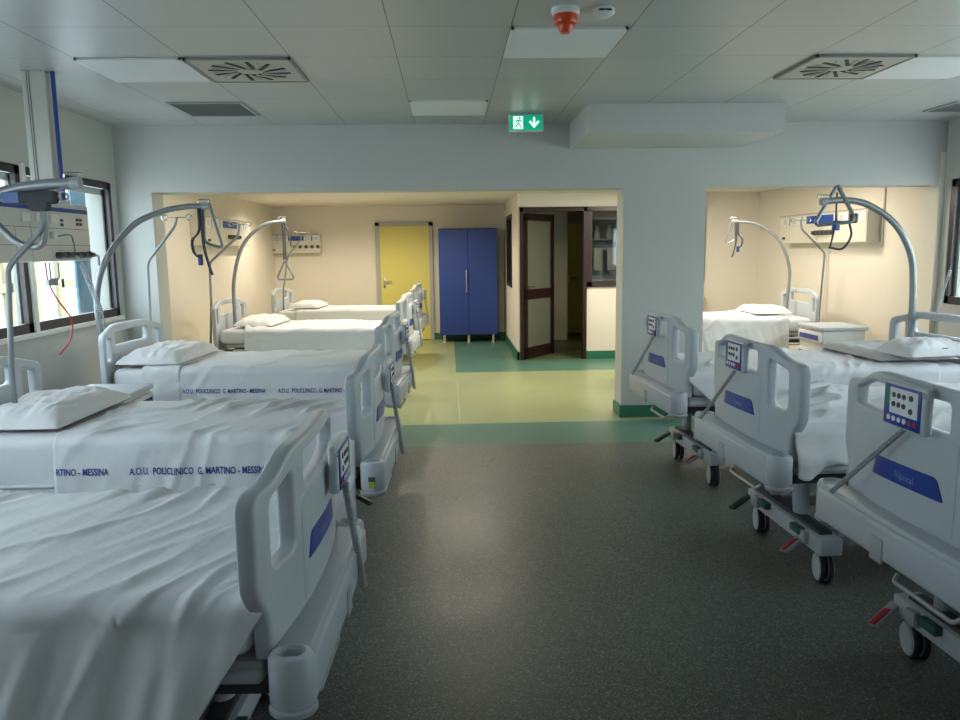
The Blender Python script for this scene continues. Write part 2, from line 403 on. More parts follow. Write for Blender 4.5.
def swirl(x, y, label):
    t = thing('swirl_diffuser', label, 'air diffuser', (x, y, CE-.012), 0, 'swirl diffusers')
    obj('face_plate', bx(-.295, .295, -.29, .29, 0, .012, bev=.003), dif_m, t, smooth=False)
    fr = nb()
    for a in ((-.3, .3, -.3, -.285), (-.3, .3, .285, .3), (-.3, -.285, -.3, .3), (.285, .3, -.3, .3)): box(fr, *a, -.004, .012)
    obj('frame', fr, mat('diffuser_edge', (.25, .24, .22), .5), t, smooth=False)
    for k in range(12):
        a = k*2*PI/12; b = nb(); box(b, .07, .235, -.011, .011, -.004, .001)
        M = Matrix.Rotation(a, 4, 'Z') @ Matrix.Translation((0, .04, 0))
        for v in b.verts: v.co = M @ v.co
        obj('slot', b, vent_d, t, smooth=False)
    for k in range(12):
        a = (k+.5)*2*PI/12; b = nb(); box(b, .07, .22, -.006, .006, -.007, .001)
        M = Matrix.Rotation(a, 4, 'Z') @ Matrix.Translation((0, .04, 0))
        for v in b.verts: v.co = M @ v.co
        obj('vane', b, dif_m, t, smooth=False)
    obj('hub', lathe(nb(), [(.0, -.006), (.05, -.006), (.055, 0), (.0, .002)]), dif_m, t)
swirl(-1.18, 4.9, 'square swirl diffuser in the ceiling above the left beds')
swirl(2.46, 4.88, 'square swirl diffuser in the ceiling above the right beds')
def grille(x0, x1, y0, y1, label):
    t = thing('ceiling_grille', label, 'air vent', ((x0+x1)/2, (y0+y1)/2, CE-.01), 0, 'return air grilles')
    a, c = (x1-x0)/2, (y1-y0)/2
    obj('backing', bx(-a, a, -c, c, .004, .01), vent_d, t, smooth=False)
    b = nb()
    for q in ((-a-.02, a+.02, -c-.02, -c), (-a-.02, a+.02, c, c+.02), (-a-.02, -a, -c, c), (a, a+.02, -c, c)): box(b, *q, -.002, .01)
    obj('frame', b, mat('grille_edge', (.35, .36, .35), .4), t, smooth=False)
    s = nb()
    for k in range(22):
        y = -c+(k+.5)*2*c/22; box(s, -a, a, y-.005, y+.005, -.001, .004)
    obj('slats', s, mat('grille_slat', (.13, .14, .13), .5), t, smooth=False)
grille(-2.03, -1.52, 5.93, 6.46, 'dark slatted ceiling grille near the left window corner')
grille(4.0, 4.5, 6.08, 6.46, 'dark slatted ceiling grille in the right ceiling corner')
# siren and detector
t = thing('alarm_siren', 'orange fire alarm siren with white base on the ceiling', 'fire alarm', (.562, 3.72, CE))
obj('mounting_base', lathe(nb(), [(0, -.0), (.066, 0), (.066, -.02), (.058, -.03), (0, -.03)]), white, t)
obj('sounder', lathe(nb(), [(.056, -.03), (.058, -.055), (.052, -.068), (.036, -.075), (.032, -.095), (.022, -.108), (0, -.11)]), orange, t)
t = thing('ceiling_sensor', 'white smoke sensor with dark slot beside the orange siren', 'detector', (.74, 3.73, CE))
obj('housing', lathe(nb(), [(0, 0), (.052, 0), (.052, -.02), (.03, -.036), (0, -.038)]), white, t)
obj('slot', bx(-.03, .03, -.052, -.046, -.02, -.01, bev=.002), dark, t)
# exit sign
t = thing('exit_sign', 'green and white emergency exit sign hanging from the ceiling', 'exit sign', (.652, 6.45, 2.60))
sg = mat('sign_green', (.0, .33, .17), .3, emit=(.0, .42, .22), es=.55); sw = mat('sign_white', (.8, .9, .85), .3, emit=(.8, 1, .9), es=.8)
obj('housing', bx(-.142, .142, -.01, .03, -.073, .06, bev=.006), white, t)
obj('green_face', bx(-.135, .135, -.013, -.009, -.066, .056, bev=.001), sg, t)
obj('ceiling_bracket', bx(-.09, .09, 0, .02, .055, .076), plastic_d, t)
b = nb(); box(b, -.105, -.025, -.0155, -.013, -.055, .045, bev=.001); obj('doorway_panel', b, sw, t)
man = nb()
lathe(man, [(.0, 0), (.009, 0), (.009, .002), (0, .002)], Matrix.Translation((-.052, -.0155, .030)) @ Matrix.Rotation(PI/2, 4, 'X'), 14)
for pts in ([(-.058, .018), (-.066, -.012)], [(-.062, .016), (-.045, .006), (-.035, .010)], [(-.060, .016), (-.078, .010), (-.082, -.004)], [(-.066, -.010), (-.05, -.022), (-.046, -.046)], [(-.066, -.010), (-.076, -.03), (-.095, -.034)]):
    tubep(man, [(x, -.0165, z) for x, z in pts], .0055, 6)
obj('running_figure', man, sg, t)
ar = nb(); tubep(ar, [(.066, -.0155, .038), (.066, -.0155, -.03)], .008, 6)
tubep(ar, [(.03, -.0155, .006), (.066, -.0155, -.04), (.102, -.0155, .006)], .009, 6)
obj('down_arrow', ar, sw, t)

# added warm fixtures, kept out of view, that brighten the back room
def fill_light(x, y, power, label, sy=.55, col=(1, .86, .62)):
    t = thing('added_room_light', label, 'ceiling light', (x, y, 2.33), 0, 'added fill lights beyond the front wall')
    obj('frame', bx(-.3, .3, -.3, .3, -.012, .01, bev=.003), white, t, smooth=False)
    obj('diffuser', bx(-.27, .27, -.27, .27, -.016, -.010), mat('fill_diffuser', (.9, .85, .7), .5, emit=(1, .92, .78), es=2.0), t, smooth=False)
    l = area('fill_lamp', (0, 0, -.02), (0, 0, 0), .5, .5, power, col); l.parent = t
fill_light(-1.7, 8.5, 18, 'added square fill light hidden behind the lintel over the fourth left bed', col=(1, .90, .74))
fill_light(.2, 8.5, 32, 'added square fill light hidden behind the lintel over the back aisle', col=(1, .90, .74))
fill_light(2.6, 9.5, 42, 'added square fill light hidden behind the pillar', col=(1, .90, .74))
fill_light(3.5, 8.2, 20, 'added square fill light hidden behind the lintel of the right alcove', col=(1, .90, .74))

for x, lb in ((-2.1, 'small added ceiling spot brightening the far left corner'), (-.7, 'small added ceiling spot in front of the yellow door')):
    t = thing('added_downlight', lb, 'ceiling light', (x, 11.6, 2.34), 0, 'added fill downlights')  # invented spots, added to wash the far wall with light
    obj('trim_ring', lathe(nb(), [(.045, 0), (.06, 0), (.06, -.006), (.045, -.006)]), white, t)
    ld = bpy.data.lights.new('fill_bulb', 'SPOT'); ld.energy = 80; ld.spot_size = math.radians(165); ld.spot_blend = .5; ld.shadow_soft_size = .04; ld.color = (1, .88, .70)
    lo = bpy.data.objects.new('fill_bulb', ld); C.objects.link(lo); lo.parent = t; lo.location = (0, 0, -.02)

# ================================================================ FURNITURE
# wardrobe
t = thing('cabinet', 'tall blue two-door metal cabinet against the far wall', 'cabinet', (.33, 13.1, 0))
obj('carcass', bx(-.495, .495, -.02, .45, .13, 1.93, bev=.004), mat('cabinet_edge', (.02, .04, .16), .5), t, smooth=False)
for s in (-1, 1):
    d = obj('door', bx(*sorted((s*.003, s*.493)), -.045, -.02, .135, 1.915, bev=.004), cab_blue, t, smooth=False)
hb = nb(); tubep(hb, smooth_path([(-.03, -.045, .85), (-.03, -.075, .85), (-.03, -.075, 1.24), (-.03, -.045, 1.24)], .02), .011); obj('door_handle', hb, chrome, t)
for x in (-.42, 0, .42):
    obj('foot', lathe(nb(), [(0, 0), (.035, 0), (.03, .02), (.022, .13), (0, .13)], Matrix.Translation((x, .02, 0))), chrome, t)
# stuff hanging in the office behind the glass
t = thing('storage_rack', 'grey storage rack with two shelves behind the office window', 'rack', (2.75, 12.6, 0))
rk = mat('rack_grey', (.30, .34, .30), .5)
obj('back_panel', bx(-.48, .6, 0, .02, .1, 2.05), rk, t, smooth=False)
for x in (-.48, .57): obj('side_panel', bx(x, x+.03, -.3, 0, 0, 2.05), rk, t, smooth=False)
for z in (.12, 1.05, 1.70): obj('shelf_board', bx(-.45, .57, -.3, 0, z, z+.02), alu, t, smooth=False)
tb_ = nb(); tubep(tb_, [(-.45, -.25, 1.56), (.57, -.25, 1.56)], .012, 8); obj('rail', tb_, alu, t)
obj('top_board', bx(-.45, .57, -.3, 0, 2.03, 2.05), alu, t, smooth=False)
for k in range(4):
    x = 2.40+k*.2
    b = nb(); lathe(b, [(0, 0), (.045, 0), (.05, .06), (.03, .17), (.02, .22), (0, .22)], Matrix.Translation((x, 12.45, 1.721)), 16)
    tag(obj('bottle', b, offw), ['white bottle leftmost on the upper rack shelf behind the office window', 'second white bottle from the left on the office rack', 'third white bottle from the left on the office rack', 'white bottle at the right end of the office rack'][k], 'bottle', 'bottles on the office rack')
for k in range(4):
    x = 2.40+k*.22
    b = nb(); box(b, x-.07, x+.07, 12.325, 12.365, 1.22, 1.575, bev=.01)
    tag(obj('hanging_towel', b, offw), ['pale cloth hanging leftmost on the office rack rail', 'second pale cloth from the left on the office rack rail', 'third pale cloth from the left on the office rack rail', 'pale cloth hanging rightmost on the office rack rail'][k], 'towel', 'cloths on the office rack rail')

# ---- bedside cabinets
def nightstand(name, label, loc, rz, face):
    t = thing(name, label, 'bedside cabinet', loc, rz, 'bedside cabinets')
    b = nb(); box(b, -.25, .25, -.02, .42, .1, .72, bev=.015); obj('body', b, offw, t)
    obj('top', bx(-.27, .27, -.04, .44, .72, .76, bev=.012), plastic, t)
    for k, z in enumerate((.60, .42, .22)):
        d = obj('drawer', bx(-.24, .24, -.045, -.02, z, z+(.10 if k < 2 else .18), bev=.006), white, t)
        obj('drawer_front_inlay', bx(-.2, .2, -.05, -.045, z+.02, z+.07), mat('inlay_blue', (.04, .06, .3), .4), d)
    for x in (-.2, .2):
        for y in (.03, .37):
            b = nb(); lathe(b, [(0, -.012), (.035, -.012), (.04, 0), (.035, .012), (0, .012)], Matrix.Translation((x, y, .04)) @ Matrix.Rotation(PI/2, 4, 'Y'), 16)
            box(b, x-.01, x+.01, y-.01, y+.01, .04, .11); obj('castor', b, rubber, t)
    return t
nightstand('bedside_cabinet', 'grey bedside cabinet with blue drawer inlays in the right alcove', (3.76, 7.76, 0), -PI/2, 0)
nightstand('bedside_cabinet', 'grey bedside cabinet between the second and third left beds', (-2.06, 5.0, 0), PI/2, 0).scale = (.9, .9, .93)

# ================================================================ BEDS
HW = .49
def make_bed(side):
    root = thing('hospital_bed', '', 'hospital bed')
    S = side
    bow = lambda v: .05*(abs(v)/HW)**2.2
    def P_(v, z, c): return (S*(bow(v)+.02+c), v, z)
    # footboard
    outer = round_poly([(-.43, .62, .01), (.43, .62, .01), (.435, .74, .04), (.49, .81, .05), (.49, 1.065, .05), (.37, 1.072, .08), (.26, 1.125, .09), (-.26, 1.125, .09), (-.37, 1.072, .08), (-.49, 1.065, .05), (-.49, .81, .05), (-.435, .74, .04)], .03, 5)
    def sub(lp, step=.05):
        o_ = []
        for i in range(len(lp)):
            a, b_ = lp[i], lp[(i+1) % len(lp)]; n = max(1, int((b_-a).length/step))
            for k in range(n): o_.append(a.lerp(b_, k/n))
        return o_
    h1 = round_poly([(-.405, .85), (-.25, .85), (-.25, 1.065), (-.35, 1.04), (-.405, 1.03)], .03, 4)
    h2 = round_poly([(-.15, .985), (.39, .985), (.39, 1.045), (.28, 1.085), (-.15, 1.085)], .022, 4)
    fb_ = obj('footboard', plate([sub(outer), sub(h1), sub(h2)], .05, .012, P_), plastic, root)
    # raised centre panel, sticker, ridge
    pan = round_poly([(-.20, .66), (.41, .66), (.41, .972), (-.20, .972)], .03, 4)
    obj('centre_panel', plate([sub(pan)], .02, .006, lambda v, z, c: (S*(bow(v)+.002+c), v, z)), plastic, fb_)
    st = round_poly([(.22, .765, .01), (.20, .835, .012), (-.12, .845, .02), (-.155, .775, .006)], .01, 3)
    stk = obj('brand_sticker', plate([sub(st, .03)], .005, .001, lambda v, z, c: (S*(bow(v)-.0095+c), v, z)), blue, fb_)
    tb = text_bm('Vipocal', .034, 'CENTER')
    for v in tb.verts:
        a, z = v.co.x, v.co.y
        vv = (.03-a) if S > 0 else (.03+a)
        v.co = Vector((S*(bow(vv)-.0128), vv, .797+z-.006))
    obj('lettering', tb, mat('sticker_text', (.25, .33, .6), .5), stk, smooth=False)
    # lower rail with corner bumpers
    lr = nb(); box(lr, *sorted((S*-.075, S*.03)), -.46, .46, .515, .638, bev=.014, seg=3)
    obj('lower_rail', lr, plastic, root)
    b = nb(); box(b, *sorted((S*-.062, S*.03)), -.44, .44, .62, .657, bev=.014); obj('rail_shoulder', b, plastic, root)
    obj('rail_latch', bx(*sorted((S*-.080, S*-.070)), .02, .09, .505, .59, bev=.004), plastic_d, root)
    hb_ = nb(); tubep(hb_, smooth_path([(S*-.03, .0, .48), (S*-.05, -.01, .46), (S*-.05, -.3, .46), (S*-.03, -.31, .48)], .02), .008); obj('release_bar', hb_, steel, root)
    for v in (-.46, .46):
        b = nb(); M = Matrix.Translation((S*(-.02 if v < 0 else -.01), v, 0)) @ Matrix.Diagonal((1.15, .95, 1, 1))
        lathe(b, [(0, .525), (.044, .525), (.050, .535), (.050, .645), (.044, .659), (.032, .663), (.028, .645), (.026, .61), (0, .61)], M, 24)
        bu = obj('corner_bumper', b, plastic, root)
        obj('bumper_ring', lathe(nb(), [(0, .503), (.048, .503), (.053, .51), (.053, .52), (.048, .525), (0, .525)], M, 24), plastic_d, bu)
    # headboard
    def H_(v, z, c): return (S*(2.07-bow(v)+c), v, z)
    outer2 = round_poly([(-.43, .52, .02), (.43, .52, .02), (.49, .70, .05), (.49, 1.02, .05), (.38, 1.045, .06), (.24, 1.085, .08), (-.24, 1.085, .08), (-.38, 1.045, .06), (-.49, 1.02, .05), (-.49, .70, .05)], .03, 5)
    g1 = [round_poly([(s*.43, .83), (s*.34, .83), (s*.34, 1.0), (s*.43, .985)], .02, 4) for s in (-1, 1)]
    g3 = round_poly([(-.26, .93), (.26, .93), (.26, 1.03), (-.26, 1.03)], .03, 4)
    hbd = obj('headboard', plate([sub(outer2)]+[sub(g) for g in g1]+[sub(g3)], .045, .012, H_), plastic, root)
    # decks and frame
    b = nb(); box(b, *sorted((S*.06, S*1.93)), -.43, .43, .585, .62, bev=.01); obj('mattress_deck', b, plastic_d, root)
    b = nb()
    for v in (-.36, .36): box(b, *sorted((S*.03, S*1.97)), v-.025, v+.025, .50, .56, bev=.008)
    for u in (.1, .7, 1.3, 1.9): box(b, *sorted((S*(u-.03), S*(u+.03))), -.38, .38, .505, .55)
    obj('upper_frame', b, dark, root, smooth=False)
    # plastic end tray under the mattress foot
    b = nb(); box(b, *sorted((S*.06, S*.5)), -.44, .44, .555, .60, bev=.02, seg=3); obj('foot_section_tray', b, plastic, root)
    # lifting columns with hooked top
    for u, sg_ in ((.28, 1), (1.66, -1)):
        for v in ((-.07,) if u < 1 else (0,)):
            b = nb(); pts = smooth_path([(S*(u+.02), v, .2), (S*u, v, .555), (S*(u+sg_*.22), v, .565)], .09, 7)
            tubep(b, pts, .040, 14); obj('lifting_column', b, plastic, root)
        b = nb(); tubep(b, [(S*(u+.02), .22, .2), (S*(u+.02), .22, .53)], .03, 12); obj('guide_column', b, plastic_d, root)
        # crossbeam
        b = nb(); box(b, *sorted((S*(u-.055), S*(u+.055))), -.40, .40, .15, .235, bev=.012)
        box(b, *sorted((S*(u-.03), S*(u+.03))), -.34, .34, .234, .252, mi=1)
        xb = obj('crossbeam', b, [plastic, dark], root)
        for v in (-.33, .33):
            c = nb(); M = Matrix.Translation((S*u, v, .075)) @ Matrix.Rotation(math.radians(90 if u > 1 else 78), 4, 'Z') @ Matrix.Rotation(PI/2, 4, 'X')
            for s2 in (-1, 1):
                lathe(c, [(0, s2*.006), (.066, s2*.006), (.070, s2*.012), (.072, s2*.02), (.070, s2*.028), (.062, s2*.03), (.06, s2*.034), (0, s2*.036)], M, 28)
            cw = obj('castor', c, plastic, root)
            ty = nb()
            for s2 in (-1, 1):
                lathe(ty, [(.05, s2*.005), (.071, s2*.008), (.0765, s2*.014), (.0765, s2*.022), (.071, s2*.029), (.05, s2*.03)], M, 28)
            obj('tyre', ty, rubber, cw)
            f = nb(); tubep(f, [(S*u, v, .16), (S*u, v, .09)], .018, 10); obj('castor_stem', f, dark, cw)
            if u < 1:
                pm = nb(); M = Matrix.Translation((S*(u-.06), v+(.10 if v < 0 else .05), .19)) @ Matrix.Rotation(-S*math.radians(20), 4, 'Y') @ Matrix.Rotation(S*math.radians(25), 4, 'Z')
                box(pm, *sorted((S*-.14, S*.02)), -.022, .022, -.012, .006, bev=.004, mi=0)
                box(pm, *sorted((S*-.145, S*-.04)), -.013, .013, .006, .011, bev=.002, mi=1)
                for vv_ in pm.verts: vv_.co = M @ vv_.co
                obj('brake_pedal', pm, [plastic_d if v < 0 else dark, red if v < 0 else dark], root)
        if u < 1:
            for v in (-.20, .16): obj('brake_bar', bx(*sorted((S*(u-.085), S*(u-.05))), v-.05, v+.05, .20, .235, bev=.006), green, root)
    # base rails
    b = nb()
    for v in (-.26, .26): box(b, *sorted((S*.2, S*1.64)), v-.03, v+.03, .17, .23, bev=.008)
    obj('base_rail', b, plastic_d, root)
    b = nb(); box(b, *sorted((S*.6, S*1.3)), -.22, .22, .16, .32, bev=.03, seg=3); obj('drive_cover', b, plastic_d, root)
    # lowered side rail under the mattress edge
    for v in (-.455, .455):
        b = nb()
        tubep(b, smooth_path([(S*.62, v, .42), (S*.62, v, .56), (S*1.85, v, .56), (S*1.85, v, .42), (S*.62, v, .42)], .04), .013, 8)
        tubep(b, [(S*.62, v, .49), (S*1.85, v, .49)], .010, 8); obj('side_rail', b, plastic, root)
    # handset clipped over the top bar
    v0, z0 = ((.005, 1.045) if S > 0 else (.20, .955))
    hs = nb(); box(hs, *sorted((S*-.05, S*-.018)), v0-.112, v0+.105, z0-.075, z0+.078, bev=.012, seg=3)
    hh = obj('handset', hs, plastic, root)
    kp = nb(); box(kp, *sorted((S*-.0535, S*-.0495)), v0-.094, v0+.092, z0-.066, z0+.066, bev=.001); kk = obj('keypad', kp, blue, hh)
    kp = nb(); box(kp, *sorted((S*-.055, S*-.053)), v0-.082, v0+.060, z0-.027, z0+.057); obj('key_field', kp, key_w, kk)
    kp = nb(); box(kp, *sorted((S*-.0555, S*-.053)), v0+.060, v0+.082, z0+.0, z0+.052); obj('green_field', kp, mat('key_green', (.02, .2, .1), .5), kk)
    for i in range(3):
        for j, z in enumerate((z0+.034, z0+.004)):
            obj('key', lathe(nb(), [(0, 0), (.009, 0), (.009, .003), (0, .003)], Matrix.Translation((S*-.0545, v0+.038-i*.026, z)) @ Matrix.Rotation(-S*PI/2, 4, 'Y'), 10), dark, kk)
    for j, z in enumerate((z0+.036, z0-.006)):
        obj('key', lathe(nb(), [(0, 0), (.010, 0), (.010, .003), (0, .003)], Matrix.Translation((S*-.0545, v0-.05, z)) @ Matrix.Rotation(-S*PI/2, 4, 'Y'), 10), dark, kk)
    for i in range(6):
        obj('key', lathe(nb(), [(0, 0), (.009, 0), (.009, .003), (0, .003)], Matrix.Translation((S*-.053, v0+.062-i*.027, z0-.044)) @ Matrix.Rotation(-S*PI/2, 4, 'Y'), 10), red if i > 3 else key_w, kk)
    b = nb(); tubep(b, [(S*-.03, v0-.10, z0+.055), (S*-.052, v0-.10, z0+.055)], .011, 10); obj('clip', b, chrome, hh)
    if S > 0:
        cp = [(S*-.035, v0-.0, z0-.07), (S*-.075, v0+.35, .65)]
        b = coil(cp[0], cp[1], .007, 46, .003, .0)
    else:
        b = coil((S*-.05, v0, z0-.07), (S*-.092, v0+.06, .50), .010, 46, .0035, .0, 8, 4)
    obj('coiled_cord', b, plastic_d, hh)
    # warning label on the near bumper
    b = nb(); box(b, S*-.02-.014, S*-.02+.014, -.5095, -.505, .545, .57, mi=0); box(b, S*-.02-.016, S*-.02+.016, -.5093, -.5045, .575, .596, mi=1)
    obj('warning_label', b, [mat('label_yellow', (.5, .55, .05), .5), mat('label_olive', (.12, .13, .08), .5)], root, smooth=False)
    return root

LB = {  # side, x, y, rot, dz of the upper part
 'L1': (-1, -.41, 2.25, .035, -.058), 'L2': (-1, -.375, 3.93, .03, -.045), 'L3': (-1, -.40, 5.80, .07, -.015),
 'L4': (-1, -.43, 8.5, .08, -.015), 'L5': (-1, -.42, 11.2, .085, -.03),
 'R1': (1, 1.50, 2.36, .036, .015), 'R2': (1, 1.45, 3.70, .04, 0), 'R3': (1, 1.44, 5.20, .056, .0), 'R4': (1, 2.17, 8.78, -.02, 0)}
BL = {'L1': 'nearest hospital bed on the left, its handset hanging on the footboard',
 'L2': 'second hospital bed on the left, printed sheet reaching the left picture edge',
 'L3': 'third hospital bed on the left, headboard beside the window corner',
 'L4': 'fourth hospital bed on the left, just beyond the left opening',
 'L5': 'farthest hospital bed on the left, next to the yellow door',
 'R1': 'nearest hospital bed on the right, cut by the picture edge',
 'R2': 'middle hospital bed on the right with one white wheel turned outward',
 'R3': 'third hospital bed on the right, footboard in front of the pillar',
 'R4': 'hospital bed inside the right alcove behind the pillar'}
protos = {}
BED = {}
UPPER_SKIP = ('castor', 'crossbeam', 'brake_pedal', 'brake_bar', 'base_rail', 'drive_cover', 'lifting_column', 'guide_column')
for k, (s, x, y, r, dz) in LB.items():
    if s not in protos: o = protos[s] = make_bed(s)
    else: o = copy_tree(protos[s])
    o.location = (x, y, 0); o.rotation_euler = (0, 0, -r if s < 0 else r)
    o['label'] = BL[k]; o['category'] = 'hospital bed'; o['group'] = 'hospital beds'
    BED[k] = o
for k, o in BED.items():
    s, dz = LB[k][0], LB[k][4]
    for ch in [c for c in bpy.data.objects if c.parent == o]:
        if not any(ch.name.startswith(q) for q in UPPER_SKIP): ch.location.z = dz

for k_, o_ in BED.items():   # only the second left bed carries the yellow label
    if k_ != 'L2':
        for ch in [c for c in bpy.data.objects if c.parent == o_ and c.name.startswith('warning_label')]: bpy.data.objects.remove(ch)
for ch in [c for c in bpy.data.objects if c.parent == BED['R1'] and c.name.startswith('brake_pedal')]:
    ch.data = ch.data.copy(); ch.data.materials[0] = plastic_d; ch.data.materials[1] = red

BED['R4'].scale.x = .93
def toworld(k):
    s, x, y, r, dz = LB[k]; a = -r if s < 0 else r
    c, sn = math.cos(a), math.sin(a)
    ks = .93 if k == 'R4' else 1.
    return lambda u, v, z: Vector((x+s*u*ks*c-v*sn, y+s*u*ks*sn+v*c, z+dz))

# ---- mattress
def mattress(k, label):
    W = toworld(k); b = nb(); box(b, .085, 1.99, -.44, .44, .624, .775, bev=.045, seg=4)
    for v in b.verts:
        p = v.co; n = noise.noise(Vector((p.x*3, p.y*3, p.z*3+hash(k) % 7*0)))*.004
        v.co = W(p.x, p.y+n, p.z+n)
    tag(obj('mattress', b, cotton), label, 'mattress', 'mattresses on the hospital beds')
ML = {'L1': 'white covered mattress on the nearest left bed', 'L2': 'white covered mattress on the second left bed', 'L3': 'white covered mattress on the third left bed',
 'L4': 'white covered mattress on the fourth left bed', 'L5': 'white covered mattress on the farthest left bed', 'R1': 'white covered mattress on the nearest right bed',
 'R2': 'white covered mattress on the middle right bed', 'R3': 'white covered mattress on the third right bed', 'R4': 'white covered mattress on the alcove bed'}
for k in LB: mattress(k, ML[k])

# ---- sheets: (u, arc length) -> surface
def ridge(p): return 1-abs(noise.noise(p))*2
def make_surf(k, seed, amp, ang, a=.452, zt=.789, rr=.05, side_amp=.012, slope=.10, off=0.):
    W = toworld(k); ca, sa = math.cos(ang), math.sin(ang)
    def f(u, s, o=0.):
        sg = 1 if s >= 0 else -1; d = abs(s)
        A = a+off; Z = zt+off
        # wrinkles on top
        wpx = .10*noise.noise(Vector((u*1.7, s*1.7, seed+20)))+.03*noise.noise(Vector((u*6, s*6, seed+31)))
        q = Vector(((u*ca+s*sa+wpx)*8, (-u*sa+s*ca)*1.8, seed*3.1))
        r1 = ridge(q); q2 = Vector(((u*ca+s*sa-wpx)*19, (-u*sa+s*ca)*3.2, seed*1.7+9)); r2_ = ridge(q2)
        mask = max(.08, .45+1.1*noise.noise(Vector((u*2.6, s*2.9, seed))))
        wr = amp*(max(0, r1-.35)**1.5*2.6+.6*max(0, r2_-.4)**1.3)*mask+.004*noise.noise(Vector((u*3, s*4, seed+5)))
        if d <= A-rr: v, z, nv, nz = d, Z, 0, 1
        elif d <= A-rr+rr*PI/2:
            t = (d-(A-rr))/rr; v = A-rr+rr*math.sin(t); z = Z-rr+rr*math.cos(t); nv, nz = math.sin(t), math.cos(t)
        else:
            dr = d-(A-rr+rr*PI/2); v = A+dr*slope; z = Z-rr-dr; nv, nz = 1, 0
            fold = noise.noise(Vector((u*7+dr*1.2*sg, seed*2.2, dr*1.0)))+.6*noise.noise(Vector((u*19-dr*5, seed+3.3, dr*.8)))
            v += side_amp*(dr/.25)**.8*fold + .010*math.sin(dr*9)*(dr/.3)
            wr *= .5
        return W(u+0, sg*(v+nv*(wr+o)), z+nz*(wr+o))
    return f
def sheet(k, f, u0, u1, near, far, nu, ns, name, label, cat, group, material=cotton, parent=None, thick=.003):
    """near/far: functions of u giving signed hem arc positions"""
    b = nb(); top = []
    for i in range(nu+1):
        u = u0+(u1-u0)*i/nu; s0, s1 = near(u), far(u)
        top.append([b.verts.new(f(u+(.012*noise.noise(Vector((s0+(s1-s0)*j/ns, i*.0, 3.3)))*(1 if i in (0, nu) else 0)), s0+(s1-s0)*j/ns)) for j in range(ns+1)])
    for i in range(nu):
        for j in range(ns): b.faces.new((top[i][j], top[i+1][j], top[i+1][j+1], top[i][j+1]))
    for fc in b.faces: fc.smooth = True
    me = bpy.data.meshes.new(name); bmesh.ops.recalc_face_normals(b, faces=b.faces[:]); b.to_mesh(me); b.free(); me.materials.append(material)
    o = bpy.data.objects.new(name, me); C.objects.link(o)
    md = o.modifiers.new('solid', 'SOLIDIFY'); md.thickness = thick; md.offset = 0
    if parent: o.parent = parent
    else: tag(o, label, cat, group)
    return o
GS = 'bed sheets'
# L1 nearest left bed: diagonal hem at the foot
f1 = make_surf('L1', 1.0, .020, .45, side_amp=.034, slope=.14)
def near1(u):
    base = .43+.55
    if u < .40: return -(.45+max(0, u-.04)*1.6)
    return -base
s_L1 = sheet('L1', f1, .035, 1.95, near1, lambda u: .95, 190, 130, 'bed_sheet', 'wrinkled white sheet with a diagonal hem on the nearest left bed', 'bed sheet', GS)
# L2
f2 = make_surf('L2', 2.0, .018, .5, side_amp=.012, slope=.06)
f2b = make_surf('L2', 2.6, .006, .5, side_amp=.008, slope=.04, off=-.006)
s_L2 = sheet('L2', f2, .06, 1.45, lambda u: -.86, lambda u: .86, 120, 100, 'bed_sheet', 'smooth white top sheet with blue print on the second left bed', 'bed sheet', GS)
sheet('L2', f2b, 1.43, 1.95, lambda u: -.80, lambda u: .80, 50, 80, 'under_sheet', 'plain white under sheet below the flat pillow of the second left bed', 'bed sheet', GS)
# L3
f3 = make_surf('L3', 3.0, .016, .9, side_amp=.014, slope=.05)
f3b = make_surf('L3', 3.6, .006, .9, side_amp=.006, slope=.03, off=.008)
s_L3 = sheet('L3', f3, .06, 1.74, lambda u: -.84, lambda u: .84, 110, 90, 'bed_sheet', 'white top sheet with blue print on the third left bed, turned back near the pillow', 'bed sheet', GS)
sheet('L3', f3b, 1.49, 1.76, lambda u: -.80, lambda u: .8, 30, 80, 'turned_back_fold', '', '', '', parent=s_L3)
# L4
f4 = make_surf('L4', 4.0, .028, 1.3, side_amp=.012, slope=.05)
s_L4 = sheet('L4', f4, .06, 1.72, lambda u: -.78, lambda u: .8, 90, 70, 'bed_sheet', 'rumpled white sheet on the fourth left bed, bunched along its edge', 'bed sheet', GS)
f5 = make_surf('L5', 5.0, .010, .9, side_amp=.010, slope=.04)
s_L5 = sheet('L5', f5, .06, 1.72, lambda u: -.70, lambda u: .8, 60, 50, 'bed_sheet', 'smooth white sheet on the farthest left bed', 'bed sheet', GS)
# right
g1 = make_surf('R1', 6.0, .038, -1.25, side_amp=.02, slope=.10)
sheet('R1', g1, .05, 1.9, lambda u: -.85, lambda u: .80, 130, 90, 'bed_sheet', 'rumpled white sheet on the nearest right bed', 'bed sheet', GS)
g2 = make_surf('R2', 7.0, .040, -1.25, side_amp=.035, slope=.12)
sheet('R2', g2, .05, 1.9, lambda u: -(.60+.05*math.sin(u*11)+.03*math.sin(u*23)), lambda u: .8, 150, 100, 'bed_sheet', 'crumpled white sheet hanging over the near side of the middle right bed', 'bed sheet', GS)
g3 = make_surf('R3', 8.0, .020, -.6, side_amp=.010, slope=.06)
def near3(u): return -(.43+.06+min(1, max(0, (u-.05)/.35))*.32)
sheet('R3', g3, .05, 1.75, near3, lambda u: .8, 130, 90, 'bed_sheet', 'white sheet on the third right bed under the flat grey-white pillow', 'bed sheet', GS)
g4 = make_surf('R4', 9.0, .018, -1.3, side_amp=.03, slope=.10)
sheet('R4', g4, .05, 1.70, lambda u: -.86, lambda u: .8, 100, 80, 'bed_sheet', 'loosely draped white sheet on the alcove bed', 'bed sheet', GS)

